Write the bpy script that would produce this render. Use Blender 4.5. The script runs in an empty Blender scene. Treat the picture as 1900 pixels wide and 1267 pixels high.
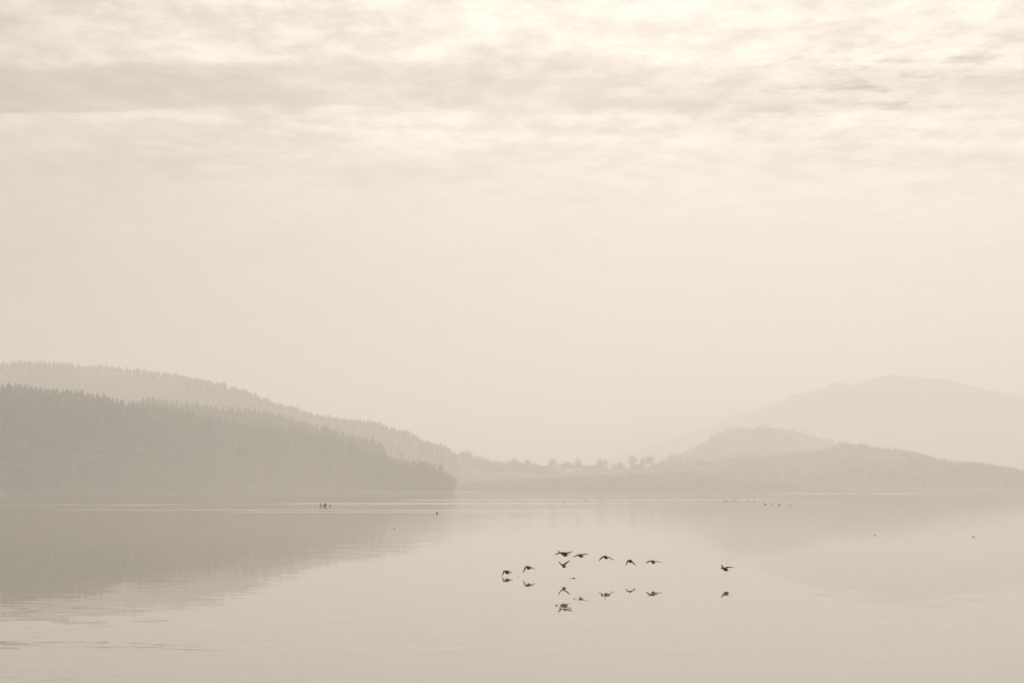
import bpy, bmesh, math, random
import numpy as np
from mathutils import Vector, Matrix, noise as mnoise

random.seed(11)
rng = np.random.default_rng(11)
SC = bpy.context.scene
COL = SC.collection
R = math.radians

# ------------------------------------------------------------------ camera
F = 70.0 / 36.0 * 1900.0            # focal length in photograph pixels
CAM_H = 5.85
HORIZON = 903.0
PITCH = math.atan((HORIZON - 633.5) / F)
cam_d = bpy.data.cameras.new('camera')
cam_d.lens = 70.0
cam_d.sensor_width = 36.0
cam_d.clip_start = 0.5
cam_d.clip_end = 40000.0
cam = bpy.data.objects.new('camera', cam_d)
COL.objects.link(cam)
cam.location = (0, 0, CAM_H)
cam.rotation_euler = (R(90) + PITCH, 0, 0)
SC.camera = cam

# ------------------------------------------------------------------ sun, sky, exposure
SUN_AZ, SUN_EL = R(6.0), R(38.0)
SUN_DIR = Vector((math.sin(SUN_AZ) * math.cos(SUN_EL), math.cos(SUN_AZ) * math.cos(SUN_EL), math.sin(SUN_EL)))
sun_d = bpy.data.lights.new('sun', 'SUN')
sun_d.energy = 1.5
sun_d.angle = R(12)
sun_d.color = (1.0, 0.908, 0.788)
sun = bpy.data.objects.new('sun', sun_d)
COL.objects.link(sun)
sun.location = (0, 0, 900)
sun.rotation_euler = SUN_DIR.to_track_quat('Z', 'Y').to_euler()

SC.view_settings.view_transform = 'Standard'
SC.view_settings.look = 'None'
SC.view_settings.exposure = 0.48
SC.view_settings.gamma = 1.0
SC.view_settings.use_curve_mapping = False
cy = SC.cycles
cy.use_denoising = True
cy.max_bounces = 10
cy.volume_bounces = 4
cy.glossy_bounces = 3
cy.diffuse_bounces = 2
cy.sample_clamp_indirect = 8.0


class NT:
    """small helper to write node trees as expressions"""
    def __init__(self, tree):
        self.t = tree
        self.n = tree.nodes
        self.l = tree.links

    def node(self, kind, **kw):
        nd = self.n.new(kind)
        for k, v in kw.items():
            setattr(nd, k, v)
        return nd

    def put(self, sock, v):
        if isinstance(v, bpy.types.NodeSocket):
            self.l.new(v, sock)
        else:
            sock.default_value = v

    def math(self, op, a, b=0.0, c=0.0, clamp=False):
        nd = self.node('ShaderNodeMath', operation=op, use_clamp=clamp)
        self.put(nd.inputs[0], a)
        self.put(nd.inputs[1], b)
        self.put(nd.inputs[2], c)
        return nd.outputs[0]

    def add(self, a, b): return self.math('ADD', a, b)
    def sub(self, a, b): return self.math('SUBTRACT', a, b)
    def mul(self, a, b): return self.math('MULTIPLY', a, b)
    def div(self, a, b): return self.math('DIVIDE', a, b)

    def smooth(self, v, a, b, lo=0.0, hi=1.0):
        nd = self.node('ShaderNodeMapRange', interpolation_type='SMOOTHSTEP')
        self.put(nd.inputs[0], v)
        for i, x in enumerate((a, b, lo, hi)):
            self.put(nd.inputs[i + 1], x)
        return nd.outputs[0]

    def xyz(self, x, y, z):
        nd = self.node('ShaderNodeCombineXYZ')
        for i, v in enumerate((x, y, z)):
            self.put(nd.inputs[i], v)
        return nd.outputs[0]

    def sep(self, v):
        nd = self.node('ShaderNodeSeparateXYZ')
        self.put(nd.inputs[0], v)
        return nd.outputs

    def noise(self, vec, scale=1.0, detail=3.0, rough=0.5, dist=0.0):
        nd = self.node('ShaderNodeTexNoise')
        self.put(nd.inputs['Vector'], vec)
        nd.inputs['Scale'].default_value = scale
        nd.inputs['Detail'].default_value = detail
        nd.inputs['Roughness'].default_value = rough
        nd.inputs['Distortion'].default_value = dist
        return nd.outputs['Fac'], nd.outputs['Color']

    def ramp(self, fac, stops):
        nd = self.node('ShaderNodeValToRGB')
        cr = nd.color_ramp
        cr.interpolation = 'EASE'
        while len(cr.elements) > 1:
            cr.elements.remove(cr.elements[-1])
        for i, (p, v) in enumerate(stops):
            e = cr.elements[0] if i == 0 else cr.elements.new(p)
            e.position = p
            c = v if isinstance(v, tuple) else (v, v, v)
            e.color = (c[0], c[1], c[2], 1)
        self.put(nd.inputs[0], fac)
        return nd.outputs[0]

    def mix(self, fac, a, b):
        nd = self.node('ShaderNodeMix', data_type='RGBA')
        self.put(nd.inputs[0], fac)
        for s, v in ((nd.inputs[6], a), (nd.inputs[7], b)):
            if isinstance(v, tuple):
                v = (v[0], v[1], v[2], 1.0)
            self.put(s, v)
        return nd.outputs[2]

    def scale_col(self, col, f):
        nd = self.node('ShaderNodeVectorMath', operation='SCALE')
        if isinstance(col, tuple):
            nd.inputs[0].default_value = col
        else:
            self.l.new(col, nd.inputs[0])
        self.put(nd.inputs['Scale'], f)
        return nd.outputs[0]


world = bpy.data.worlds.new('World')
SC.world = world
world.use_nodes = True
w = NT(world.node_tree)
w.n.clear()
w_out = w.node('ShaderNodeOutputWorld')
w_bg = w.node('ShaderNodeBackground')
w_bg.inputs['Strength'].default_value = 0.1
w.l.new(w_bg.outputs[0], w_out.inputs[0])
nish = w.node('ShaderNodeTexSky', sky_type='NISHITA', sun_disc=False)
nish.sun_elevation = SUN_EL
nish.sun_rotation = SUN_AZ
nish.air_density = 1.0
nish.dust_density = 3.0
tc = w.node('ShaderNodeTexCoord')
dx, dy, dz = w.sep(tc.outputs['Generated'])
dzc = w.math('MAXIMUM', dz, 0.04)
cu, cv = w.div(dx, dzc), w.div(dy, dzc)         # a flat sheet of cloud seen from below
nb, _ = w.noise(w.xyz(w.mul(cu, 0.9), w.mul(cv, 0.7), 3.1), 1.0, 4, 0.55)
nh, _ = w.noise(w.xyz(w.mul(cu, 5.0), w.mul(cv, 4.0), 7.7), 1.0, 8, 0.66)
cvw = w.add(cv, w.add(w.mul(w.sub(nb, 0.5), 0.42), w.mul(w.sub(nh, 0.5), 0.24)))
band = w.ramp(w.math('DIVIDE', cvw, 12.0, clamp=True),
              [(0.0, 0.0), (0.386, 0.0), (0.395, 0.8), (0.434, 1.0), (0.439, 0.1), (0.455, 0.0),
               (0.52, 0.42), (0.60, 0.30), (0.72, 0.45), (1.0, 0.45)])
# the dark sheet is thick at the left and breaks up to the right
band = w.mul(band, w.smooth(cu, -1.2, 1.0, 0.46, 0.25))
puff, _ = w.noise(w.xyz(w.mul(cu, 7.5), w.mul(cv, 4.6), 1.3), 1.0, 10, 0.70, 0.12)
puff2, _ = w.noise(w.xyz(w.mul(cu, 2.0), w.mul(cv, 1.6), 5.9), 1.0, 4, 0.5)
wisp, _ = w.noise(w.xyz(w.mul(cu, 6.5), w.mul(cv, 9.0), 8.8), 1.0, 9, 0.68, 0.15)
far_fade = w.smooth(cv, 7.5, 5.0, 0.25, 1.0)
calmer = w.sub(1.0, w.mul(band, 1.1))      # the dark sheet itself is smooth
mott = w.mul(w.add(w.smooth(puff, 0.36, 0.66, -0.27, 0.22), w.smooth(puff2, 0.34, 0.68, -0.18, 0.16)), w.mul(far_fade, calmer))
wm = w.mul(w.mul(w.smooth(cu, 0.45, 0.85), w.smooth(cu, 1.3, 1.0)), w.mul(w.smooth(cv, 4.2, 4.7), w.smooth(cv, 5.6, 5.2)))
wisps = w.mul(w.mul(w.smooth(wisp, 0.48, 0.66), wm), 0.62)
mott = w.sub(mott, wisps)
# thickness of the veil thins towards the hidden sun
sd = w.node('ShaderNodeVectorMath', operation='DOT_PRODUCT')
w.l.new(tc.outputs['Generated'], sd.inputs[0])
sd.inputs[1].default_value = Vector((math.sin(R(10)) * math.cos(R(20)), math.cos(R(10)) * math.cos(R(20)), math.sin(R(20))))
glow = w.smooth(sd.outputs['Value'], 0.85, 0.995, 0.52, 1.12)
cloud = w.mul(w.add(w.sub(1.05, band), mott), glow)
cloud_col = w.scale_col((1.0, 0.908, 0.792), w.mul(cloud, 5.8))
w.l.new(w.mix(0.05, cloud_col, nish.outputs[0]), w_bg.inputs['Color'])


# ------------------------------------------------------------------ general helpers
def tag(o, label=None, cat=None, group=None, kind=None):
    if label: o['label'] = label
    if cat: o['category'] = cat
    if group: o['group'] = group
    if kind: o['kind'] = kind
    return o


def empty(name, loc, rz=0.0, scale=1.0):
    o = bpy.data.objects.new(name, None)
    o.empty_display_size = 0.5
    COL.objects.link(o)
    o.location = loc
    o.rotation_euler = (0, 0, rz)
    o.scale = (scale,) * 3 if not isinstance(scale, tuple) else scale
    return o


def mesh_obj(name, verts, faces, mat, parent=None, smooth=False):
    me = bpy.data.meshes.new(name)
    me.from_pydata([tuple(v) for v in verts], [], [tuple(f) for f in faces])
    me.materials.append(mat)
    if smooth:
        me.polygons.foreach_set('use_smooth', [True] * len(me.polygons))
    o = bpy.data.objects.new(name, me)
    COL.objects.link(o)
    if parent: o.parent = parent
    return o


def big_mesh(name, verts, tris, mat):
    """fast triangle mesh from arrays"""
    me = bpy.data.meshes.new(name)
    nv, nt = len(verts), len(tris)
    me.vertices.add(nv)
    me.vertices.foreach_set('co', np.asarray(verts, np.float32).ravel())
    me.loops.add(nt * 3)
    me.loops.foreach_set('vertex_index', np.asarray(tris, np.int32).ravel())
    me.polygons.add(nt)
    me.polygons.foreach_set('loop_start', np.arange(0, nt * 3, 3, dtype=np.int32))
    me.update(calc_edges=True)
    me.validate()
    me.materials.append(mat)
    o = bpy.data.objects.new(name, me)
    COL.objects.link(o)
    return o


def at(px, py, Y):
    """point of the place seen at a photograph pixel, Y metres away"""
    u, v = (px - 950.0) / F, (633.5 - py) / F
    fy = math.cos(PITCH) - v * math.sin(PITCH)
    fz = math.sin(PITCH) + v * math.cos(PITCH)
    return Vector((u / fy * Y, Y, CAM_H + fz / fy * Y))


def on_water(px, py):
    return CAM_H * F / (py - HORIZON)


def lerp_tab(tab, x, k=1):
    if x <= tab[0][0]: return tab[0][k]
    for a, b in zip(tab, tab[1:]):
        if x <= b[0]:
            t = (x - a[0]) / (b[0] - a[0])
            return a[k] + (b[k] - a[k]) * t
    return tab[-1][k]


# ------------------------------------------------------------------ materials
def mat_new(name):
    m = bpy.data.materials.new(name)
    m.use_nodes = True
    t = NT(m.node_tree)
    return m, t, m.node_tree.nodes['Principled BSDF']


def noisy_mat(name, c0, c1, scale, rough=0.9, detail=4.0):
    m, t, b = mat_new(name)
    g = t.node('ShaderNodeNewGeometry')
    f, _ = t.noise(g.outputs['Position'], scale, detail, 0.6)
    t.l.new(t.mix(t.smooth(f, 0.32, 0.68), c0, c1), b.inputs['Base Color'])
    b.inputs['Roughness'].default_value = rough
    b.inputs['Specular IOR Level'].default_value = 0.2
    return m


M_FLOOR = noisy_mat('forest_floor', (0.026, 0.028, 0.018), (0.055, 0.055, 0.035), 0.03)
M_FIELD = noisy_mat('hill_pasture', (0.07, 0.068, 0.04), (0.17, 0.16, 0.09), 0.008)
M_MOOR = noisy_mat('mountain_moor', (0.06, 0.06, 0.045), (0.13, 0.12, 0.09), 0.004)
M_NEEDLE = noisy_mat('conifer_needles', (0.02, 0.025, 0.015), (0.065, 0.072, 0.042), 0.022)
M_LEAF = noisy_mat('broadleaf_leaves', (0.04, 0.046, 0.022), (0.13, 0.13, 0.065), 0.03)
M_BARK = noisy_mat('tree_bark', (0.05, 0.042, 0.033), (0.11, 0.095, 0.075), 1.5)
M_WOOD = noisy_mat('wet_dead_wood', (0.012, 0.011, 0.01), (0.03, 0.027, 0.022), 6.0)
M_PALEWOOD = noisy_mat('bleached_wood', (0.26, 0.25, 0.22), (0.36, 0.34, 0.31), 2.0)
M_BIRD = noisy_mat('dark_plumage', (0.004, 0.004, 0.005), (0.012, 0.012, 0.012), 18.0, 0.6)
M_DUCK = noisy_mat('brown_plumage', (0.03, 0.026, 0.022), (0.06, 0.052, 0.045), 9.0, 0.7)
M_STEEL = noisy_mat('grey_steel', (0.2, 0.2, 0.2), (0.3, 0.3, 0.3), 0.5, 0.5)

# ------------------------------------------------------------------ water
mw, t, b = mat_new('lake_water_surface')
pos = t.node('ShaderNodeNewGeometry').outputs['Position']
px_, py_, pz_ = t.sep(pos)
b.inputs['IOR'].default_value = 1.36
b.inputs['Roughness'].default_value = 0.0


def gate(v, a, b_, soft):
    return t.mul(t.smooth(v, a - soft, a), t.smooth(v, b_, b_ + soft, 1.0, 0.0))


# gentle swell everywhere
_, c1 = t.noise(t.xyz(t.mul(px_, 0.35), t.mul(py_, 0.55), 0.0), 1.0, 3, 0.5)
s1 = t.sep(c1)
big, _ = t.noise(t.xyz(t.mul(px_, 0.03), t.mul(py_, 0.022), 4.0), 1.0, 2, 0.5)
calm = t.smooth(big, 0.38, 0.64, 0.35, 1.5)
calm = t.add(calm, t.mul(t.mul(gate(py_, 70, 108, 10), t.smooth(px_, 1.2, 3.6)), 0.9))
sx = t.mul(t.mul(t.sub(s1[0], 0.5), 0.0040), calm)
sy = t.mul(t.mul(t.sub(s1[1], 0.5), 0.011), calm)
# cat's paws in the left foreground and two faint lines of old wake
patchn, _ = t.noise(t.xyz(t.mul(px_, 0.08), t.mul(py_, 0.10), 9.0), 1.0, 3, 0.55)
wob, _ = t.noise(t.xyz(t.mul(px_, 0.12), t.mul(py_, 0.05), 2.0), 1.0, 2, 0.5)
yw = t.add(py_, t.mul(t.sub(wob, 0.5), 3.0))
m_left = t.mul(t.mul(gate(yw, 80, 125, 20), t.smooth(px_, -2.0, -24.0)), t.smooth(patchn, 0.25, 0.65))
ywk = t.add(yw, t.mul(px_, 0.035))
m_wake = t.mul(t.mul(gate(ywk, 72.0, 75.2, 0.7), t.smooth(px_, 10.0, 0.0)), t.smooth(patchn, 0.25, 0.5, 0.35, 1.0))
m_wake2 = t.mul(t.mul(gate(yw, 58.0, 62.4, 0.8), t.smooth(px_, 1.0, -8.0)), t.smooth(patchn, 0.3, 0.55))
ruf = t.math('MINIMUM', t.add(t.add(t.mul(m_left, 0.4), t.mul(m_wake, 1.0)), t.mul(m_wake2, 1.2)), 1.6)
_, c2 = t.noise(t.xyz(t.add(t.mul(px_, 0.75), t.mul(py_, 0.15)), t.add(t.mul(py_, 1.7), t.mul(px_, 0.08)), 0.0), 1.0, 3, 0.55)
s2 = t.sep(c2)
sx = t.add(sx, t.mul(t.mul(t.sub(s2[0], 0.5), 0.03), ruf))
sy = t.add(sy, t.mul(t.mul(t.sub(s2[1], 0.46), 0.075), ruf))
# far streaks of breeze-ruffled water
wv, _ = t.noise(t.xyz(t.mul(px_, 0.012), t.mul(py_, 0.004), 1.0), 1.0, 4, 0.6)
st, _ = t.noise(t.xyz(t.mul(px_, 0.018), t.mul(py_, 0.02), 6.0), 1.0, 4, 0.6)
streak = None
for (Y0, hw, x0, x1, slope, amp, wav) in (
        (900, 17, -30, 105, 0.02, 1.0, 40), (725, 9, -60, 110, -0.02, 0.8, 30),
        (655, 14, -185, -125, 0.05, 0.65, 30), (620, 6, -170, -50, 0.0, 0.3, 30), (505, 5.5, -110, -5, 0.05, 0.9, 18),
        (470, 4.5, -48, -6, -0.05, 1.0, 12), (690, 9, -140, 0, 0.0, 0.5, 40),
        (2570, 110, -480, -290, -2.4, 1.0, 40), (2413, 120, -285, -60, -1.83, 1.0, 40),
        (1690, 75, 240, 345, 0.0, 0.7, 60)):
    yy = t.add(t.add(py_, t.mul(px_, slope)), t.mul(t.sub(wv, 0.5), wav))
    d = t.math('ABSOLUTE', t.sub(yy, Y0))
    m_ = t.mul(t.smooth(d, hw * 0.4, hw * 1.6, 1.0, 0.0), gate(px_, x0, x1, 30))
    m_ = t.mul(m_, t.smooth(st, 0.34, 0.62, amp * 0.15, amp))
    streak = m_ if streak is None else t.math('MAXIMUM', streak, m_)
sy = t.sub(sy, t.mul(streak, 0.085))
nrm = t.node('ShaderNodeVectorMath', operation='NORMALIZE')
t.l.new(t.xyz(sx, sy, 1.0), nrm.inputs[0])
t.l.new(nrm.outputs[0], b.inputs['Normal'])
# unresolved small ripples farther out
t.l.new(t.add(t.smooth(py_, 95, 300, 0.012, 0.06), t.mul(streak, 0.18)), b.inputs['Roughness'])
b.inputs['Base Color'].default_value = (0.34, 0.308, 0.265, 1)

W0, W1 = -1400, 15500
wx = 13000
water = mesh_obj('water', [(-wx, W0, 0), (wx, W0, 0), (wx, W1, 0), (-wx, W1, 0)], [(0, 1, 2, 3)], mw)
tag(water, kind='structure')


# ------------------------------------------------------------------ terrain ribbons
class Hill:
    """a real hill: front slope from foot to crest, and a back slope behind it"""
    def __init__(self, name, mat, prof, foot, drop=0.0, back=700.0, bump=2.5, curve=0.85, n=150, seed=0.0):
        # prof: (px, py of crest, Y of crest); foot: (px, Y)
        self.prof, self.foot, self.drop = prof, foot, drop
        self.curve, self.bump, self.seed, self.back = curve, bump, seed, back
        p0, p1 = prof[0][0], prof[-1][0]
        ts = [i / 22 for i in range(23)] + [1 + (i + 1) / 8 for i in range(8)]
        verts, faces = [], []
        m = len(ts)
        for i in range(n + 1):
            px = p0 + (p1 - p0) * i / n
            for tt in ts:
                verts.append(self.ground(px, tt))
        for i in range(n):
            for j in range(m - 1):
                a = i * m + j
                faces.append((a, a + m, a + m + 1, a + 1))
        self.obj = tag(mesh_obj(name, verts, faces, mat, smooth=True), kind='structure')

    def ground(self, px, tt):
        Yr = lerp_tab(self.prof, px, 2)
        Yf = lerp_tab(self.foot, px, 1)
        crest = at(px, lerp_tab(self.prof, px, 1), Yr)
        zr = max(crest.z - self.drop, 0.4)
        if tt <= 1.0:
            Y = Yf + (Yr - Yf) * tt
            k = math.sin(tt * math.pi / 2) ** self.curve
        else:
            Y = Yr + (tt - 1) * self.back
            k = math.cos((tt - 1) * math.pi / 2) ** 1.3
        x = (crest.x / Yr) * Y
        z = -1.6 + (zr + 1.6) * k
        nz = mnoise.fractal(Vector((x / 90, Y / 90, self.seed)), 0.9, 2.0, 3)
        z += nz * self.bump * min(1.0, 4 * k) * (1.0 if zr > 8 else zr / 8)
        return Vector((x, Y, z))

    def depth_for(self, px, py):
        """tt on the front slope that shows at pixel row py"""
        best, bt = 1e9, 0
        for i in range(41):
            g = self.ground(px, i / 40)
            q = HORIZON - (g.z - CAM_H) / g.y * F
            if abs(q - py) < best:
                best, bt = abs(q - py), i / 40
        return bt


hill_a1 = Hill('hill', M_FLOOR,
    [(-260, 700, 2100), (-120, 712, 2100), (0, 720, 2100), (40, 722, 2100), (83, 728, 2100), (152, 732, 2100), (202, 743, 2100),
     (248, 756, 2090), (290, 785, 2080), (340, 828, 2060), (400, 872, 2040), (440, 900, 2020)],
    [(-260, 1560), (0, 1640), (200, 1800), (300, 1900), (440, 1990)], drop=10.5, back=350, seed=1.1)
hill_a2 = Hill('hill', M_FLOOR,
    [(150, 790, 2250), (210, 762, 2250), (253, 748, 2250), (298, 755, 2260), (354, 769, 2270), (420, 782, 2290), (500, 794, 2320),
     (571, 803, 2350), (640, 819, 2380), (690, 838, 2410), (740, 860, 2440), (790, 880, 2460), (830, 896, 2480), (846, 906, 2490)],
    [(150, 1800), (300, 1930), (440, 2010), (600, 2130), (760, 2260), (846, 2380)], drop=10.5, back=350, seed=2.3)
hill_a3 = Hill('hill', M_FLOOR,
    [(180, 760, 2680), (275, 741, 2680), (350, 750, 2680), (420, 757, 2680), (470, 764, 2680), (521, 773, 2680), (571, 785, 2680),
     (622, 798, 2680), (660, 811, 2680), (693, 816, 2680), (708, 824, 2680), (722, 850, 2670), (770, 885, 2660), (800, 905, 2650)],
    [(180, 2400), (500, 2450), (800, 2550)], drop=10.5, back=300, seed=3.7)
hill_b = Hill('hill', M_FIELD,
    [(-260, 668, 3750), (0, 675, 3750), (40, 672, 3750), (110, 674, 3750), (210, 682, 3750), (260, 687, 3750), (300, 694, 3750),
     (350, 703, 3750), (400, 711, 3750), (450, 722, 3750), (506, 746, 3750), (546, 757, 3750), (572, 767, 3750), (622, 775, 3750),
     (688, 782, 3750), (721, 795, 3750), (761, 804, 3750), (786, 819, 3750), (827, 827, 3750), (850, 845, 3740), (910, 880, 3720), (960, 905, 3700)],
    [(-260, 3150), (500, 3200), (960, 3350)], drop=9.5, back=1200, seed=4.9, bump=4)
hill_c = Hill('hill', M_FLOOR,
    [(760, 876, 3950), (830, 866, 3950), (866, 860, 3950), (919, 868, 3950), (980, 871, 3950), (1050, 873, 3950), (1100, 871, 3950), (1165, 868, 3950),
     (1250, 866, 3950), (1330, 862, 3950), (1420, 870, 3950), (1520, 890, 3950)],
    [(760, 3600), (1100, 3620), (1520, 3620)], drop=0.5, back=250, seed=5.2, bump=1.0, curve=0.7)
hill_d = Hill('hill', M_FLOOR,
    [(800, 903, 3250), (850, 897, 3250), (900, 891, 3250), (960, 888, 3250), (1060, 885, 3250), (1096, 883, 3250), (1180, 878, 3250), (1280, 873, 3250), (1342, 885, 3250), (1421, 897, 3250), (1500, 904, 3250), (1560, 908, 3250)],
    [(800, 2850), (1560, 2800)], drop=2.5, back=150, seed=6.4, bump=0.8, curve=0.7)
hill_f = Hill('hill', M_FLOOR,
    [(1200, 880, 3780), (1290, 856, 3780), (1366, 850, 3780), (1445, 843, 3770), (1490, 840, 3760), (1530, 834, 3750), (1560, 822, 3730), (1592, 822, 3720),
     (1643, 832, 3700), (1695, 837, 3680), (1739, 849, 3650), (1794, 854, 3620), (1838, 861, 3580), (1900, 870, 3500), (2000, 884, 3400), (2160, 898, 3200)],
    [(1200, 3350), (1420, 3250), (1560, 3150), (1700, 2980), (1900, 2700), (2160, 2400)], drop=10.0, back=220, seed=7.8, bump=2.0)
hill_e = Hill('hill', M_FIELD,
    [(1130, 885, 4650), (1200, 860, 4650), (1250, 842, 4650), (1284, 828, 4650), (1308, 814, 4650), (1325, 801, 4650), (1370, 792, 4650), (1428, 789, 4650),
     (1472, 797, 4650), (1524, 812, 4650), (1600, 828, 4650), (1720, 850, 4650), (1900, 872, 4650), (2100, 895, 4650)],
    [(1130, 4160), (2100, 4160)], drop=7.0, back=600, seed=8.5, bump=5)
mountain = Hill('mountain', M_MOOR,
    [(1080, 880, 6500), (1150, 848, 6500), (1200, 830, 6500), (1250, 816, 6500), (1318, 793, 6500), (1339, 780, 6500), (1387, 766, 6500), (1428, 752, 6500), (1455, 744, 6500),
     (1476, 732, 6500), (1517, 725, 6500), (1544, 712, 6500), (1561, 711, 6500), (1578, 714, 6500), (1606, 708, 6500), (1626, 702, 6500),
     (1654, 697, 6500), (1688, 702, 6500), (1743, 705, 6500), (1797, 715, 6500), (1832, 723, 6500), (1866, 732, 6500), (1900, 737, 6500),
     (2000, 752, 6500), (2200, 800, 6500), (2400, 870, 6500)],
    [(1080, 5750), (2400, 5750)], back=1500, seed=9.1, bump=7, n=240)

# ------------------------------------------------------------------ haze
mh = bpy.data.materials.new('haze_air')
mh.use_nodes = True
h = NT(mh.node_tree)
h.n.clear()
ho = h.node('ShaderNodeOutputMaterial')
hv = h.node('ShaderNodeVolumePrincipled')
hv.inputs['Color'].default_value = (0.985, 0.98, 0.975, 1)
hv.inputs['Density'].default_value = 0.00040
hv.inputs['Anisotropy'].default_value = 0.5
h.l.new(hv.outputs[0], ho.inputs['Volume'])


def box_obj(name, x0, x1, y0, y1, z0, z1, mat):
    v = [(x, y, z) for z in (z0, z1) for y in (y0, y1) for x in (x0, x1)]
    f = [(0, 2, 3, 1), (4, 5, 7, 6), (0, 1, 5, 4), (1, 3, 7, 5), (3, 2, 6, 7), (2, 0, 4, 6)]
    return mesh_obj(name, v, f, mat)


haze = box_obj('haze', -13500, 13500, -1700, 16000, -4.0, 440, mh)
tag(haze, kind='stuff')


def mist_bank(x0, x1, y0, y1, top, dens, label, ends=(0.25, 0.25), skew=0.0, floor=1.0):
    """closed bank of low mist, thick at the foot and thinning upwards, lying in a valley"""
    m_ = mh.copy()
    m_.name = 'valley_mist'
    m_.node_tree.nodes['Principled Volume'].inputs['Density'].default_value = dens
    nx, nz = 24, 10
    V, Fc = [], []
    for i in range(nx + 1):
        q = i / nx
        e = min(1.0, q / ends[0] if ends[0] else 1, (1 - q) / ends[1] if ends[1] else 1)
        e = e * e * (3 - 2 * e)
        for side in (0, 1):
            for j in range(nz + 1):
                k = j / nz
                half = (y1 - y0) * .5 * (max(e, .01)) * (1 - k) ** 1.6 + .5
                V.append((x0 + (x1 - x0) * q, (y0 + y1) / 2 + skew * (q - .5) * (x1 - x0) + (half if side else -half), floor + (top - floor) * k * (.3 + .7 * e)))
    r_ = 2 * (nz + 1)
    for i in range(nx):
        for j in range(nz):
            a = i * r_ + j
            Fc.append((a, a + r_, a + r_ + 1, a + 1))
            c = a + nz + 1
            Fc.append((c, c + 1, c + r_ + 1, c + r_))
        a, c = i * r_, i * r_ + nz + 1
        Fc.append((a, c, c + r_, a + r_))
        Fc.append((a + nz, a + nz + r_, c + nz + r_, c + nz))
    Fc.append(tuple(range(0, nz + 1)) + tuple(range(2 * nz + 1, nz, -1)))
    o_ = nx * r_
    Fc.append(tuple(o_ + k for k in list(range(nz + 1, 2 * nz + 2)) + list(range(nz, -1, -1))))
    return tag(mesh_obj('mist', V, Fc, m_), label, kind='stuff')


mist_bank(100, 2300, 5270, 5720, 310, 0.0060, 'low mist lying at the foot of the far mountain', (.14, 0))
mist_bank(330, 1500, 4010, 4140, 85, 0.0060, 'low mist lying behind the wooded slope at right', (.15, 0))
mist_bank(-130, 830, 3420, 3590, 24, 0.0022, 'thin low mist between the flat scrub land and the far tree line', (.2, .2))
mist_bank(-620, -60, 1560, 1820, 75, 0.0010, 'thin mist drifting along the foot of the near wooded shore', (0, .3), 2.1, .12)
mist_bank(420, 1400, 2480, 2680, 55, 0.0016, 'thin mist drifting along the foot of the right shore', (.3, 0), -.5, .12)
mist_bank(-1300, -60, 2990, 3140, 150, 0.0070, 'low mist lying in the valley behind the near wooded hill', (0, .35))


# ------------------------------------------------------------------ trees
def tube(pts, radii, sides=6):
    verts, faces = [], []
    for i, p in enumerate(pts):
        p = Vector(p)
        d = (Vector(pts[min(i + 1, len(pts) - 1)]) - Vector(pts[max(i - 1, 0)])).normalized()
        a = d.cross(Vector((0.31, 0.9, 0.17))).normalized()
        c = d.cross(a)
        for k in range(sides):
            an = 2 * math.pi * k / sides
            verts.append(p + (a * math.cos(an) + c * math.sin(an)) * radii[i])
    n = len(pts)
    for i in range(n - 1):
        for k in range(sides):
            k2 = (k + 1) % sides
            faces.append((i * sides + k, i * sides + k2, (i + 1) * sides + k2, (i + 1) * sides + k))
    faces.append(tuple(range(sides - 1, -1, -1)))
    faces.append(tuple((n - 1) * sides + k for k in range(sides)))
    return verts, faces


def conifer_crown(height, width, levels, per, seed):
    """drooping blades of needles in whorls"""
    r_ = random.Random(seed)
    V, T = [], []
    base = height * r_.uniform(0.10, 0.2)
    for L in range(levels):
        q = L / levels
        z = base + (height - base) * q
        rad = width * 0.5 * ((1 - q) ** 0.85) * r_.uniform(0.75, 1.2) + 0.18
        a0 = r_.uniform(0, 6.28)
        for k in range(per):
            a = a0 + 6.283 * k / per + r_.uniform(-.25, .25)
            rr = rad * r_.uniform(0.6, 1.2)
            ca, sa = math.cos(a), math.sin(a)
            hw = rr * 0.42
            n = len(V)
            zz = z + (height - base) / levels * r_.uniform(0.9, 1.6)
            V += [(0.05 * ca, 0.05 * sa, zz),
                  (rr * .65 * ca - hw * sa, rr * .65 * sa + hw * ca, z - rr * .15),
                  (rr * ca, rr * sa, z - rr * r_.uniform(.2, .45)),
                  (rr * .65 * ca + hw * sa, rr * .65 * sa - hw * ca, z - rr * .15)]
            T += [(n, n + 1, n + 2), (n, n + 2, n + 3)]
    n = len(V)
    V += [(0.22, 0, height * .93), (-.12, .2, height * .93), (-.12, -.2, height * .93), (0, 0, height * 1.05)]
    T += [(n, n + 1, n + 3), (n + 1, n + 2, n + 3), (n + 2, n, n + 3)]
    return V, T


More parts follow.
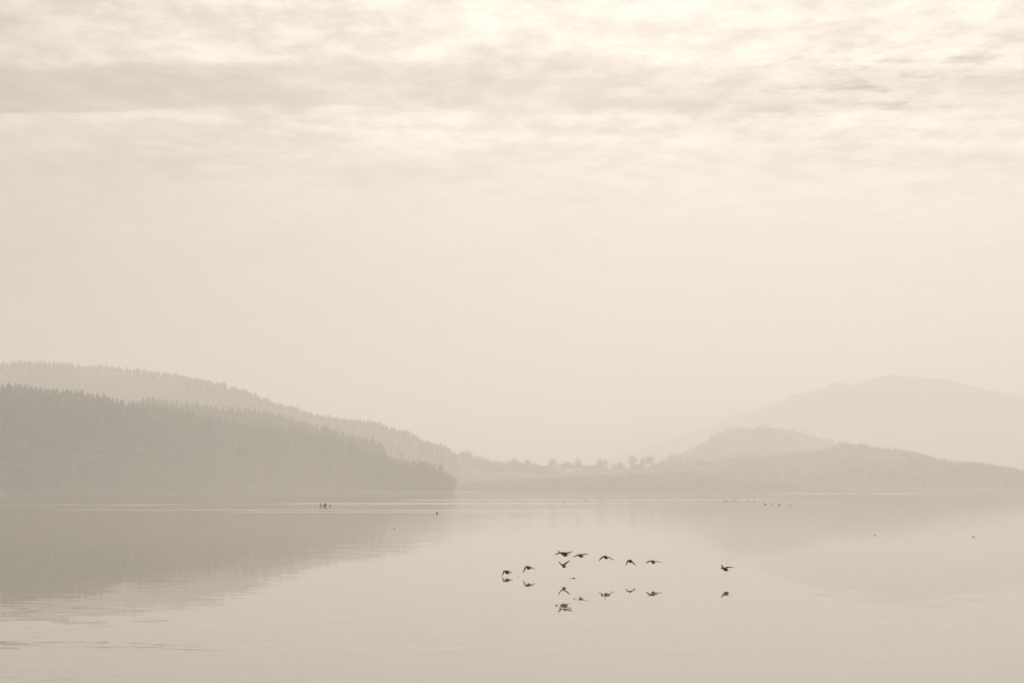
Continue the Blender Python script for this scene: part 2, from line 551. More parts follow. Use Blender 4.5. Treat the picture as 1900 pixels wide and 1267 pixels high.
def broad_crown(height, width, clumps, leaves, leaf, seed, low=0.22):
    """leaf-sized faces gathered in clumps through an uneven crown"""
    r_ = random.Random(seed)
    V, T = [], []
    zc = height * (low + 1) / 2
    hz = height * (1 - low) / 2
    for c in range(clumps):
        a = r_.uniform(0, 6.283)
        e = math.asin(r_.uniform(-0.75, 1))
        k = r_.uniform(0.35, 0.86)
        cx, cy_, cz = (width / 2 * k * math.cos(e) * math.cos(a), width / 2 * k * math.cos(e) * math.sin(a), zc + hz * k * math.sin(e))
        cr = width * r_.uniform(0.12, 0.22)
        for _ in range(leaves):
            d = Vector((r_.gauss(0, 1), r_.gauss(0, 1), r_.gauss(0, .8)))
            d = d.normalized() * cr * r_.uniform(.35, 1.05)
            o = Vector((cx, cy_, cz)) + d
            u = Vector((r_.gauss(0, 1), r_.gauss(0, 1), r_.gauss(0, 1))).normalized()
            v = u.orthogonal().normalized()
            s = leaf * r_.uniform(.6, 1.3)
            n = len(V)
            V += [tuple(o - u * s), tuple(o + v * s * .7), tuple(o + u * s), tuple(o - v * s * .7)]
            T += [(n, n + 1, n + 2), (n, n + 2, n + 3)]
    return V, T


def broad_limbs(height, width, seed):
    r_ = random.Random(seed)
    pts = [(0, 0, -0.6), (0.1, 0.05, height * .18), (0.0, 0.1, height * .42), (0.15, 0, height * .72)]
    V, Fc = tube(pts, [height * .034, height * .026, height * .018, height * .006], 7)
    for k in range(5):
        a = 6.283 * k / 5 + r_.uniform(-.4, .4)
        z0 = height * r_.uniform(.25, .42)
        rr = width * r_.uniform(.25, .36)
        p = [(0, 0, z0), (rr * .5 * math.cos(a), rr * .5 * math.sin(a), z0 + height * .12), (rr * math.cos(a), rr * math.sin(a), z0 + height * .27)]
        v, f = tube(p, [height * .013, height * .009, height * .004], 5)
        n = len(V)
        V += v
        Fc += [tuple(i + n for i in q) for q in f]
    return V, Fc


CON_H, BRO_H = 14.0, 14.0
CON_PROTO, BRO_PROTO = [], []
for s in range(5):
    v, tr = conifer_crown(CON_H, [6.0, 6.8, 5.4, 6.4, 7.4][s], 10, 7, s)
    cm = bpy.data.meshes.new('crown'); cm.from_pydata(v, [], tr); cm.materials.append(M_NEEDLE)
    v, f = tube([(0, 0, -.8), (0, 0.02, CON_H * .5), (0, 0, CON_H * .95)], [.28, .18, .05], 6)
    tm = bpy.data.meshes.new('trunk'); tm.from_pydata([tuple(q) for q in v], [], f); tm.materials.append(M_BARK)
    CON_PROTO.append((tm, cm))
for s in range(5):
    wd = [12.0, 14.0, 10.5, 13.0, 16.0][s]
    v, tr = broad_crown(BRO_H, wd, 30, 22, 0.55, 40 + s, low=[.18, .1, .25, .15, .06][s])
    cm = bpy.data.meshes.new('crown'); cm.from_pydata(v, [], tr); cm.materials.append(M_LEAF)
    v, f = broad_limbs(BRO_H, wd, s)
    tm = bpy.data.meshes.new('trunk'); tm.from_pydata([tuple(q) for q in v], [], f); tm.materials.append(M_BARK)
    BRO_PROTO.append((tm, cm))


def plant_tree(name, proto, loc, sc, label, group, cat='tree'):
    root = empty(name, loc, random.uniform(0, 6.28), sc)
    tag(root, label, cat, group)
    for nm, me in (('trunk', proto[0]), ('crown', proto[1])):
        o = bpy.data.objects.new(nm, me)
        COL.objects.link(o)
        o.parent = root
    return root


# prototypes for the uncounted mass of woodland (arrays, joined per wood)
def arr(vt): return np.array(vt[0], np.float32), np.array(vt[1], np.int32)
CON_S = [arr(conifer_crown(CON_H, [6.2, 7.2, 5.6][s], 7, 6, 90 + s)) for s in range(3)]
BRO_S = [arr(broad_crown(BRO_H, [12.0, 14.0, 11.0][s], 16, 6, 1.05, 70 + s, low=.05)) for s in range(3)]


def wood(name, items, mat, label):
    """items: (x, y, z, scale, proto array)"""
    Vs, Ts, n = [], [], 0
    for (x, y, z, s, (pv, pt)) in items:
        a = random.uniform(0, 6.28)
        ca, sa = math.cos(a), math.sin(a)
        q = pv * np.array([s * random.uniform(1.1, 1.6), s * random.uniform(1.1, 1.6), s], np.float32)
        x2 = q[:, 0] * ca - q[:, 1] * sa + x
        y2 = q[:, 0] * sa + q[:, 1] * ca + y
        Vs.append(np.stack([x2, y2, q[:, 2] + z], 1))
        Ts.append(pt + n)
        n += len(pv)
    o = big_mesh(name, np.concatenate(Vs), np.concatenate(Ts), mat)
    return tag(o, label, kind='stuff')


def scatter(hill, px0, px1, step, t0, t1, rowstep, jitter=0.8):
    """plantation spots on a front slope: (px, tt, ground)"""
    out = []
    px = px0
    Ym = lerp_tab(hill.prof, (px0 + px1) / 2, 2)
    dpx = step / Ym * F
    while px < px1:
        Yr, Yf = lerp_tab(hill.prof, px, 2), lerp_tab(hill.foot, px, 1)
        nrow = max(2, int((Yr - Yf) * (t1 - t0) / rowstep))
        for j in range(nrow + 1):
            tt = t0 + (t1 - t0) * (j + random.uniform(-jitter, jitter) * .5) / nrow
            p = px + random.uniform(-jitter, jitter) * dpx * .6
            g = hill.ground(p, min(max(tt, 0.02), 1.06))
            if g.z > 0.5:
                out.append((p, tt, g))
        px += dpx
    return out


con_mass, bro_mass = [], []
individual_con = []
for hl, a_, b_, st_, rs_, tb in ((hill_a1, -40, 425, 8.0, 11.0, 0.34), (hill_a2, 200, 800, 8.5, 12.0, 0.36), (hill_a3, 250, 735, 7.0, 14.0, 0.3)):
    for (p, tt, g) in scatter(hl, a_, b_, st_, 0.03, 1.0, rs_):
        edge = 0.5 + 0.5 * mnoise.noise(Vector((g.x / 60, g.y / 60, 3)))
        if tt > tb * (0.55 + 0.9 * edge):
            individual_con.append((g, tt, hl, random.uniform(.78, 1.12)))
        else:
            bro_mass.append((g, hl, random.uniform(.6, 1.05)))
# dense crest rows
for hl, a_, b_ in ((hill_a1, -30, 300), (hill_a2, 235, 640), (hill_a3, 262, 712)):
    px = a_
    while px < b_:
        g = hl.ground(px, random.uniform(.96, 1.01))
        individual_con.append((g, 1.3, hl, (.68 + .40 * mnoise.noise(Vector((px / 16, hl.seed, 2)))) * random.choice((.78, .9, 1.0, 1.0, 1.12, 1.3))))
        px += random.choice((2.5, 4, 5, 6, 9, 13)) * random.uniform(.8, 1.2)
individual_con.sort(key=lambda q: -(q[3] * (1.35 if q[1] > 1.2 else 1.0) / q[0].y))
for k, (g, tt, hl, s) in enumerate(individual_con):
    if k < 290:
        where = {hill_a1: 'nearest dark spur at left', hill_a2: 'middle spur above the wooded point', hill_a3: 'paler rear spur'}[hl]
        if tt > 1.2:
            lab, grp = 'conifer whose tip breaks the skyline of the ' + where, 'skyline conifers, ' + where
        else:
            lab, grp = 'tall conifer below the crest on the ' + where, 'slope conifers, ' + where
        wd = s * random.uniform(1.15, 1.9)
        plant_tree('conifer', CON_PROTO[k % 5], g, (wd, wd, s), lab, grp)
    else:
        con_mass.append((g.x, g.y, g.z, s * random.uniform(.85, 1.1), random.choice(CON_S)))
wood('forest', con_mass, M_NEEDLE, 'smaller massed conifers filling the slope behind the tall ones on the near hill')
# waterside broadleaf trees of the near shore: counted ones along the bank
for hl, a_, b_ in ((hill_a1, -30, 300), (hill_a2, 235, 640), (hill_a3, 262, 712)):
    px = a_
    while px < b_:                       # a few rounder crowns between the conifers of the crest
        bro_mass.append((hl.ground(px, random.uniform(.93, 1.0)), hl, random.uniform(.45, .8)))
        px += random.uniform(8, 30)
bro_items = [(g.x, g.y, g.z - .5, s, random.choice(BRO_S)) for g, hl, s in bro_mass]
wood('woodland', bro_items, M_LEAF, 'mass of broadleaf scrub on the lower slopes of the near hill')
px = -20
while px < 800:
    hl = hill_a1 if px < 400 else hill_a2
    g = hl.ground(px, random.uniform(.05, .10))
    plant_tree('broadleaf_tree', random.choice(BRO_PROTO), (g.x, g.y, max(g.z, .2) - .3), random.uniform(.5, .85),
               'low rounded broadleaf tree leaning over the waterline of the near wooded shore', 'broadleaf trees along the near shore')
    px += random.uniform(9, 17)
# the wooded point: canopy line falling to the water
for (p, top, Y, s_label) in ((722, 846, 2440, None), (736, 843, 2430, None), (748, 843, 2420, None), (762, 848, 2440, None), (775, 850, 2430, None), (786, 852, 2420, None),
                    (798, 853, 2430, None), (808, 857, 2420, None), (818, 866, 2420, None), (826, 872, 2420, None), (796, 868, 2390, None), (770, 866, 2370, None),
                    (745, 868, 2350, None), (812, 880, 2390, None), (780, 884, 2350, None), (758, 886, 2340, None)):
    g = hill_a2.ground(p, 0.6)
    zt = at(p, top, Y).z
    gz = max(.3, min(zt - 9, g.z * .8))
    plant_tree('broadleaf_tree', random.choice(BRO_PROTO), (at(p, top, Y).x, Y, gz - .3), (zt - gz) / BRO_H * .97,
               'rounded broadleaf tree crowded on the dark wooded point that ends in open water', 'broadleaf trees of the wooded point')
e = at(836, 879, 2420)
plant_tree('broadleaf_tree', BRO_PROTO[0], (e.x, e.y, 0.0), e.z / BRO_H, 'rounded dark tree overhanging the water at the very tip of the wooded point', None)

for k in range(46):
    p = random.uniform(705, 841)
    top = lerp_tab([(700, 850), (760, 852), (790, 858), (810, 866), (826, 878), (842, 892)], p)
    Y = random.uniform(2330, 2410) if p < 790 else random.uniform(2390, 2430)
    zt = at(p, top, Y).z * random.uniform(.35, .8)
    sc = max(zt, 3.0) / BRO_H
    plant_tree('shrub', BRO_PROTO[4], (at(p, top, Y).x, Y, -.4), (sc * 1.1 + .1, sc * 1.1 + .1, sc),
               'low shrub filling the bank under the trees of the wooded point', 'shrubs on the bank of the wooded point', 'shrub')

# second hill: conifers along the crest and in scattered stands above pale fields
items = []
px = -40
while px < 835:
    for q in range(2):
        g = hill_b.ground(px + random.uniform(-3, 3), random.uniform(.93, 1.01))
        s = (.72 + .35 * mnoise.noise(Vector((px / 14, 3, 1)))) * random.choice((.8, .9, 1, 1, 1.1, 1.25)) * (1.2 if px > 640 and random.random() < .3 else 1)
        items.append((g.x, g.y, g.z, s, random.choice(CON_S + BRO_S[:1])))
    px += random.uniform(3.2, 6.5)
for (p, tt, g) in scatter(hill_b, -40, 850, 12.0, 0.25, 0.97, 17.0):
    stand = mnoise.noise(Vector((g.x / 130, g.y / 170, 8)))
    field = 150 < p < 345 and tt < 0.86 - (p - 150) * .0004
    if (stand > -0.05 and not field) or tt > .9 or p > 360:
        items.append((g.x, g.y, g.z, random.uniform(.6, .95), random.choice(CON_S)))
wood('forest', items, M_NEEDLE, 'pale mass of conifers on the second hill behind the near wooded one')


def skyline_tree(px, top, bot, wpx, Y, label, k=0, group=None):
    g, tp = at(px, bot, Y), at(px, top, Y)
    hgt = tp.z - g.z
    base_w = [12.0, 14.0, 10.5, 13.0, 16.0][k]
    sx = 1.22 * (wpx / F * Y) / base_w
    plant_tree('broadleaf_tree', BRO_PROTO[k], g, (sx, sx, hgt / BRO_H), label, group)


# far low shore: trees one can tell apart on the skyline
Yc = 3900
for args in (
    (866, 833, 866, 25, 'large domed tree at the left end of the far low shore', 1),
    (845, 840, 868, 16, 'small tree beside the large domed one where the far shore meets the near hill', 2),
    (953, 847, 872, 13, 'single tree bulging slightly above the even left half of the far tree line', 4),
    (979, 850, 872, 9, 'narrow pointed tree rising from the far tree line left of the tall round tree', 2),
    (1026, 848, 875, 19, 'tall round tree standing at the left end of the wide dark thicket', 4),
    (1074, 847, 873, 14, 'round tree top rising behind the wide dark thicket', 4),
    (1111, 849, 869, 11, 'left one of two touching trees right of the wide dark thicket', 4),
    (1121, 851, 869, 13, 'right one of two touching trees right of the wide dark thicket', 4),
    (1138, 861, 870, 10, 'low bush right of the two touching trees on the far skyline', 4),
    (1150, 857, 870, 9, 'small upright bush in the gap between two tree groups on the far skyline', 2),
    (1174, 843, 869, 16, 'squarish tree on bare trunks, leftmost of the far row of three', 3),
    (1193, 846, 869, 15, 'middle tree of the far row of three right of the gap', 4),
    (1208, 843, 868, 18, 'broad right-hand tree of the far row of three right of the gap', 1),
    (1246, 840, 868, 20, 'domed tree standing where the far low shore meets the right hills', 1),
    (1228, 850, 868, 16, 'low tree between the row of three and the domed tree', 4)):
    skyline_tree(args[0], args[1], args[2], args[3], Yc, args[4], args[5])
for (p, top, wd) in ((1042, 858, 16), (1051, 854, 20), (1062, 856, 18), (1074, 859, 18), (1085, 861, 16), (1092, 866, 12)):
    skyline_tree(p, top, 877, wd, Yc - 20, 'broad crown merging into the wide dark thicket on the far shore', random.choice((0, 1, 4)), 'crowns of the wide dark thicket')
for k in range(46):
    p = random.choice((1102, 1114, 1122, 1144, 1152, 1172, 1184, 1198, 1212, 1226, 1240, 1254)) + random.uniform(-7, 7)
    skyline_tree(p, random.uniform(857, 867), 875, random.uniform(8, 20), Yc + random.uniform(-60, 20), 'low hedge bush under the skyline trees on the far low shore', random.choice((1, 4)), 'hedge bushes on the far skyline')
canopy = [(822, 846), (856, 838), (866, 836), (888, 843), (919, 853), (952, 852), (979, 853), (1010, 861), (1040, 866)]
for row in (0, 1):
    px = 822
    while px < 1036:
        top = lerp_tab(canopy, px) + random.uniform(-.5, 3) + row * 9
        skyline_tree(px, top, 877 + row * 6, random.uniform(17, 26), Yc + random.uniform(-30, 30) - row * 70, 'rounded tree in the even belt of trees on the far low shore',
                     random.choice((1, 3, 4)), 'belt of trees on the far low shore')
        px += random.uniform(6, 10)
items = []
for (p, tt, g) in scatter(hill_c, 780, 1500, 16, .1, .98, 45):
    if mnoise.noise(Vector((g.x / 110, g.y / 200, 2))) > .0:
        items.append((g.x, g.y, g.z - .5, random.uniform(.25, .55), random.choice(BRO_S)))
for (p, tt, g) in scatter(hill_d, 840, 1480, 11, .1, 1.0, 34):
    items.append((g.x, g.y, g.z - .5, random.uniform(.2, .36), random.choice(BRO_S)))
wood('scrub', items, M_LEAF, 'low scrub and hedges on the flat land along the far shore')

# right-hand shore: a counted tree line, then the mass on the slope
items = []
ftop = [(1250, 853), (1275, 848), (1300, 849), (1330, 853), (1366, 845), (1395, 842), (1420, 844), (1445, 837), (1490, 835), (1530, 832), (1560, 820), (1592, 820),
        (1643, 830), (1657, 827), (1695, 835), (1739, 847), (1794, 852), (1811, 858), (1838, 858), (1873, 864), (1900, 869), (1950, 876)]
px = 1255
nf = 0
while px < 1930:
    Y = lerp_tab(hill_f.prof, px, 2)
    top = lerp_tab(ftop, px) + random.uniform(-1.5, 2.5)
    g = hill_f.ground(px, random.uniform(.95, 1.0))
    tp = at(px, top, g.y)
    g.z -= 4.0
    hh = max(tp.z - g.z, 8.0)
    root = plant_tree('broadleaf_tree', random.choice(BRO_PROTO[1:2] + BRO_PROTO[3:]), (g.x, g.y, g.z - .4), (random.uniform(.8, 1.1), random.uniform(.8, 1.1), hh / BRO_H),
               'rounded tree on the hazy crest of the low wooded slope at right', 'trees on the crest of the right slope')
    px += random.uniform(6, 12)
for (p, tt, g) in scatter(hill_f, 1230, 2000, 12, .06, .97, 34):
    lim = .5 if p < 1450 else .25
    if mnoise.noise(Vector((g.x / 120, g.y / 220, 5))) > -.1 + (lim - .5):
        items.append((g.x, g.y, g.z - .5, random.uniform(.45, .9), random.choice(BRO_S)))
wood('woodland', items, M_LEAF, 'mass of pale broadleaf trees on the low slope at right')
items = []
for (p, tt, g) in scatter(hill_e, 1240, 1760, 16, .45, 1.0, 40):
    if tt > .93 or mnoise.noise(Vector((g.x / 160, g.y / 220, 1))) > .05:
        items.append((g.x, g.y, g.z - .5, random.uniform(.4, .75), random.choice(BRO_S)))
wood('woodland', items, M_LEAF, 'faint trees on the rounded hill in front of the mountain')

# mast on the summit
g = mountain.ground(1650, 1.0)
V, Fc = [], []
for k in range(3):
    a = k * 2.094
    v, f = tube([(1.6 * math.cos(a), 1.6 * math.sin(a), -2), (.3 * math.cos(a), .3 * math.sin(a), 26)], [.35, .2], 5)
    n = len(V); V += v; Fc += [tuple(i + n for i in q) for q in f]
for z in range(2, 25, 3):
    rr = 1.6 - 1.3 * (z + 2) / 28
    for k in range(3):
        a, c = k * 2.094, (k + 1) * 2.094
        v, f = tube([(rr * math.cos(a), rr * math.sin(a), z), (rr * math.cos(c), rr * math.sin(c), z + 1.5)], [.12, .12], 4)
        n = len(V); V += v; Fc += [tuple(i + n for i in q) for q in f]
mast = empty('radio_mast', g)
tag(mast, 'thin lattice mast, faint on the rounded summit of the far mountain', 'mast')
mesh_obj('lattice', V, Fc, M_STEEL, mast)
v, f = tube([(0, 0, 24), (0, 0, 34)], [.18, .08], 5)
mesh_obj('antenna', v, f, M_STEEL, mast)


# ------------------------------------------------------------------ birds in flight
def loft(rings):
    V, Fc = [], []
    n = len(rings[0])
    for r_ in rings:
        V += r_
    for i in range(len(rings) - 1):
        for k in range(n):
            k2 = (k + 1) % n
            Fc.append((i * n + k, i * n + k2, (i + 1) * n + k2, (i + 1) * n + k))
    Fc.append(tuple(range(n - 1, -1, -1)))
    Fc.append(tuple((len(rings) - 1) * n + k for k in range(n)))
    return V, Fc


def weld(name, parts, mat, voxel):
    """one continuous skin from overlapping lofts"""
    me = bpy.data.meshes.new(name)
    bm = bmesh.new()
    for V, Fc in parts:
        vs = [bm.verts.new(v) for v in V]
        for f in Fc:
            try: bm.faces.new([vs[i] for i in f])
            except ValueError: pass
    bmesh.ops.recalc_face_normals(bm, faces=bm.faces)
    bm.to_mesh(me); bm.free()
    o = bpy.data.objects.new(name, me)
    COL.objects.link(o)
    md = o.modifiers.new('skin', 'REMESH')
    md.mode = 'VOXEL'; md.voxel_size = voxel
    md2 = o.modifiers.new('soft', 'SMOOTH'); md2.factor = .5; md2.iterations = 2
    dg = bpy.context.evaluated_depsgraph_get()
    new = bpy.data.meshes.new_from_object(o.evaluated_get(dg))
    o.modifiers.clear()
    o.data = new
    bpy.data.meshes.remove(me)
    new.materials.clear(); new.materials.append(mat)
    new.polygons.foreach_set('use_smooth', [True] * len(new.polygons))
    return o


YAW = R(32)
FWD = Vector((-math.sin(YAW), math.cos(YAW), 0))
LAT = Vector((math.cos(YAW), math.sin(YAW), 0))


def flying_bird(label, water_mean, body, head, tail, lw, rw, thick=1.0):
    thick *= 1.2
    """pixel pose -> a bird in space. body/head/tail: (px,py); lw, rw: wrist and tip of each wing.
    water_mean: photograph row half way between the bird and its mirror image"""
    Y = CAM_H * F / (water_mean - HORIZON)
    C = at(body[0], body[1], Y)
    m = Y / F

    def P(p, kind):
        ox, oz = (p[0] - body[0]) * m, -(p[1] - body[1]) * m
        if kind == 'axis':
            return Vector((ox, -ox / math.tan(YAW), oz))
        return Vector((ox, ox * math.tan(YAW), oz))
    hd, tl = P(head, 'axis'), P(tail, 'axis')
    parts = []
    # trunk: bill, head, neck, breast, belly, rump, fanned tail
    ax = (tl - hd)
    L = ax.length
    stations = [(0.0, .008, .010), (.05, .014, .016), (.09, .036, .038), (.15, .042, .044), (.22, .034, .036), (.32, .050, .056), (.45, .082, .090),
                (.58, .090, .098), (.72, .070, .074), (.84, .046, .040), (.93, .056, .018), (1.0, .050, .008)]
    up0 = Vector((0, 0, 1))
    axn = ax.normalized()
    lat = axn.cross(up0).normalized()
    upn = lat.cross(axn).normalized()
    rings = []
    for (s, wdt, hgt) in stations:
        # the spine passes through the body point
        c = hd.lerp(Vector((0, 0, 0)), min(s / .55, 1)) if s < .55 else Vector((0, 0, 0)).lerp(tl, (s - .55) / .45)
        rings.append([c + lat * wdt * thick * math.cos(6.2832 * k / 10) + upn * hgt * thick * math.sin(6.2832 * k / 10) for k in range(10)])
    parts.append(loft(rings))
    fw = (FWD + Vector((0, 0, .42))).normalized()
    root0 = hd * .30
    fw0 = FWD
    for pts in (lw, rw):
        wr, tp = P(pts[0], 'wing'), P(pts[1], 'wing')
        fw = (fw0 + Vector((0, 0, .42 if tp.x * tp.z > 0 else -.12))).normalized()
        nodes = [root0 * .25, (root0 * .25).lerp(wr, .55) + Vector((0, 0, .012)), wr, wr.lerp(tp, .5), wr.lerp(tp, .82), tp]
        chords = [.19, .20, .17, .13, .085, .018]
        thk = [.040, .034, .030, .024, .018, .010]
        sweep = [0.03, 0.05, 0.04, -.02, -.07, -.12]
        rings = []
        for q, (nd, ch, th, sw) in enumerate(zip(nodes, chords, thk, sweep)):
            d = (nodes[min(q + 1, 5)] - nodes[max(q - 1, 0)]).normalized()
            up = d.cross(fw).normalized()
            if up.z < 0: up = -up
            c = nd + fw * sw
            prof = [(.5, 0), (.38, .5), (.1, .7), (-.25, .4), (-.5, 0), (-.25, -.25), (.1, -.4), (.38, -.45)]
            rings.append([c + fw * (a * ch - .0) + up * (bb * th * 1.3) for a, bb in prof])
        parts.append(loft(rings))
    o = weld('flying_bird', parts, M_BIRD, 0.0075)
    o.location = C
    tag(o, label, 'bird', 'dark waterbirds flying low over the lake')
    return o


flying_bird('leftmost flying bird, its lowered wing tip touching its own reflection', 1067.2,
            (940.5, 1061.0), (935.0, 1059.0), (945.0, 1063.5), ((936.0, 1059.5), (930.3, 1067.0)), ((944.5, 1059.2), (949.5, 1063.5)), 1.15)
flying_bird('second flying bird from the left, wings arched down with a long left wing', 1067.5,
            (980.5, 1053.0), (975.0, 1050.2), (985.0, 1054.8), ((975.5, 1053.0), (969.3, 1061.0)), ((985.5, 1051.5), (991.5, 1056.3)), 1.1)
flying_bird('bird with wings raised in a wide V, in front of another', 1075.5,
            (1048.5, 1028.0), (1041.5, 1024.5), (1051.5, 1031.0), ((1041.0, 1025.2), (1032.5, 1020.3)), ((1052.0, 1026.5), (1062.3, 1021.6)), 1.3)
flying_bird('bird half hidden behind the wide V one, its flat wings showing at both sides', 1074.0,
            (1044.5, 1027.3), (1039.5, 1025.8), (1048.5, 1028.8), ((1037.0, 1026.2), (1027.8, 1027.4)), ((1052.0, 1028.2), (1058.5, 1028.9)), .9)
flying_bird('bird flying nearly level with tilted wings, right beside the crossing pair', 1069.5,
            (1077.0, 1030.6), (1072.0, 1028.8), (1082.3, 1032.4), ((1071.0, 1030.5), (1061.8, 1032.2)), ((1081.5, 1029.0), (1091.2, 1026.0)), 1.05)
flying_bird('bird with wings in a steep narrow V, directly below the crossing pair', 1069.3,
            (1046.0, 1049.6), (1042.5, 1047.0), (1049.3, 1051.4), ((1041.5, 1046.0), (1034.8, 1040.8)), ((1049.5, 1046.0), (1056.8, 1038.2)), 1.05)
flying_bird('bird with both wings sloping down evenly, alone in the middle of the flock', 1067.3,
            (1123.8, 1033.5), (1121.0, 1030.6), (1127.3, 1036.0), ((1118.5, 1033.3), (1109.3, 1038.9)), ((1129.5, 1032.8), (1138.3, 1039.5)), 1.05)
flying_bird('compact bird with wings bent steeply down, between two wider-winged birds', 1068.0,
            (1169.3, 1040.6), (1166.2, 1038.8), (1173.3, 1042.6), ((1164.8, 1041.2), (1160.0, 1047.2)), ((1174.3, 1042.0), (1178.0, 1049.5)), 1.05)
flying_bird('bird gliding with flat drooping wings at the right end of the main group', 1070.0,
            (1211.8, 1042.2), (1208.0, 1039.7), (1214.8, 1044.3), ((1206.0, 1040.8), (1195.5, 1043.5)), ((1217.0, 1041.0), (1227.3, 1043.0)), 1.05)
flying_bird('lone flying bird far to the right of the others, one wing raised and one level', 1077.0,
            (1346.5, 1055.8), (1338.6, 1053.2), (1350.3, 1058.3), ((1343.0, 1052.8), (1335.3, 1046.6)), ((1351.0, 1052.6), (1361.3, 1051.3)), 1.0)


# ------------------------------------------------------------------ birds on the water
def ellipsoid(c, r, rot=0.0, n=10, m=7):
    rings = []
    for i in range(1, m):
        a = math.pi * i / m
        ring = []
        for k in range(n):
            p = Vector((-math.cos(a) * r[0], math.sin(a) * math.cos(6.2832 * k / n) * r[1], math.sin(a) * math.sin(6.2832 * k / n) * r[2]))
            p = Matrix.Rotation(rot, 3, 'Y') @ p
            ring.append(p + Vector(c))
        rings.append(ring)
    return loft(rings)


def swimming_mesh():
    parts = [ellipsoid((0, 0, .06), (.28, .12, .12)), ellipsoid((.27, 0, .13), (.10, .035, .03), R(-25)),
             ellipsoid((-.19, 0, .20), (.06, .05, .13), R(-12)), ellipsoid((-.235, 0, .33), (.075, .048, .055)), ellipsoid((-.33, 0, .315), (.06, .024, .016))]
    o = weld('swimming_duck', parts, M_DUCK, .014)
    me = o.data
    bpy.data.objects.remove(o)
    return me


duck_me = swimming_mesh()
ducks = [
    (1047.3, 931.9, 1.1, 'single swimming duck just below the bright streak under the far dark thicket'),
    (1088, 927.6, 1.1, 'swimming duck on the bright streak below the two touching trees'),
    (1115.5, 928.0, .8, 'small swimming duck on the bright streak right of the one below the touching trees'),
    (1293.5, 929.6, .9, 'leftmost duck of the long row swimming on the bright streak'),
    (1303, 929.2, .7, 'second duck from the left in the long row on the bright streak'),
    (1313.3, 929.6, .9, 'third duck from the left in the long row on the bright streak'),
    (1331, 929.8, .9, 'duck swimming alone in the gap left of the large pair in the long row'),
    (1341.5, 930.0, .7, 'small duck just left of the large pair in the long row'),
    (1344.8, 929.8, 1.1, 'left duck of the large pair at the middle of the long row'),
    (1347, 929.7, 1.1, 'right duck of the large pair at the middle of the long row'),
    (1356.3, 930.0, .7, 'leftmost of the four close ducks right of the large pair'),
    (1359.8, 929.9, 1.0, 'largest of the four close ducks right of the large pair'),
    (1363, 929.4, .7, 'third of the four close ducks right of the large pair'),
    (1365.8, 930.0, .7, 'rightmost of the four close ducks right of the large pair'),
    (1387, 929.9, 1.1, 'duck swimming alone right of the four close ones on the upper streak'),
    (1399, 929.8, 1.0, 'last duck at the right end of the upper streak'),
    (1418.6, 935.6, 1.3, 'leftmost and darkest of the four ducks on the lower right streak'),
    (1430.5, 935.8, .9, 'second of the four ducks on the lower right streak'),
    (1445, 936.6, 1.1, 'third of the four ducks on the lower right streak'),
    (1464.8, 937.0, .9, 'rightmost of the four ducks on the lower right streak'),
    (1620, 992.6, .3, 'small dark duck floating alone on smooth water at right'),
    (1718, 963.8, .4, 'faint duck floating in the pale reflection of the right hills'),
    (1802, 995.4, .33, 'low dark duck floating nearest the right edge of the lake'),
    (733, 980.4, .35, 'small duck floating on the edge of the near hill reflection'),
]
for k, (px, py, s, lab) in enumerate(ducks):
    Y = on_water(px, py)
    o = bpy.data.objects.new('swimming_duck', duck_me)
    COL.objects.link(o)
    o.location = ((px - 950) / F * Y, Y, 0.0)
    o.rotation_euler = (0, 0, random.choice((0.3, -.4, 2.7, 3.4, .9, -1.0)))
    o.scale = (s * 1.15,) * 3
    tag(o, lab, 'duck', 'ducks resting on the lake')


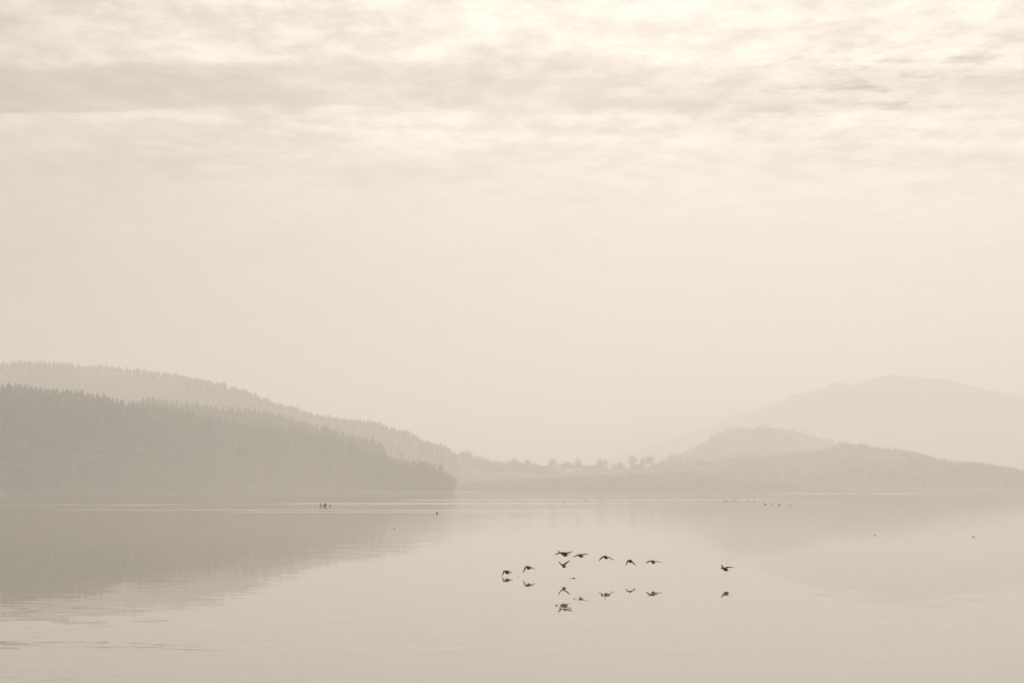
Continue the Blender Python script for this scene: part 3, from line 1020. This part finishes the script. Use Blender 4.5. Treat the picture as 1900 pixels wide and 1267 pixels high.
# ------------------------------------------------------------------ dead wood in the shallows
def stick(name, label, px, py_w, pts, radii, mat=M_WOOD, cat='branch', group=None, Y=None):
    """pts in photograph pixels relative to the waterline point"""
    Y = Y or on_water(px, py_w)
    m = Y / F
    P3 = [Vector((a * m, random.uniform(-.3, .3) * abs(bb) * m, -bb * m)) for a, bb in pts]
    P3 = [P3[0] - Vector((0, 0, .4))] + P3
    v, f = tube(P3, [radii[0]] + list(radii), 7)
    o = mesh_obj(name, v, f, mat, smooth=True)
    o.location = ((px - 950) / F * Y, Y, 0)
    tag(o, label, cat, group)
    return o


stick('dead_branch', 'thin bent branch rising from the shallows, left of the thick dark stub', 597.5, 938.5, [(0, 0), (-1.4, -2.2), (-2.8, -4.2), (-3.0, -6.5)], (.17, .16, .13, .08), group='dead branches in the shallows')
stick('dead_branch', 'thick black slanting stub, darkest of the sticks in the shallows', 602.3, 938.6, [(0, 0), (1.3, -1.6), (2.6, -3.4), (3.6, -5.6)], (.34, .34, .3, .16), group='dead branches in the shallows')
stick('dead_branch', 'short twig right of the thick black stub in the shallows', 613.2, 938.4, [(0, 0), (1.2, -1.0), (2.3, -2.2)], (.15, .14, .09), group='dead branches in the shallows')
stick('dead_branch', 'faint low stump left of the bent branch in the shallows', 586.2, 938.6, [(0, 0), (.2, -1.0), (-.2, -1.8)], (.09, .08, .06), group='dead branches in the shallows')
stick('wooden_stake', 'short dark upright stake standing alone in the water off the wooded point', 811.2, 952.2, [(0, 0), (.1, -1.4), (0, -2.8)], (.17, .17, .14), cat='stake')
stick('driftwood', 'small dark piece of driftwood floating below the flying birds', 1063.5, 1071.3, [(-1.4, 0), (0, -.5), (1.6, -.4), (3.0, .1)], (.02, .035, .035, .015), cat='driftwood')
stick('driftwood', 'thin faint twig floating between the two leftmost flying birds', 961.2, 1069.6, [(-1.5, 0), (0, -.25), (1.6, 0)], (.008, .014, .008), cat='driftwood')
stick('driftwood', 'faint grey twig floating left of the small dark driftwood', 1059.0, 1070.9, [(-2.0, 0), (0, -.3), (1.0, 0)], (.008, .02, .01), cat='driftwood')
# pale snag at the near shore
Y = 1640
stick('bleached_snag', 'small pale leaning snag at the waterline of the near wooded shore', 301.0, 914, [(0, 0), (-.2, -3), (.5, -5.5), (-1.6, -8.2), (-3.6, -10.5), (-4.4, -13.5)], (.16, .2, .5, .75, .5, .12), mat=M_PALEWOOD, cat='snag', Y=Y)
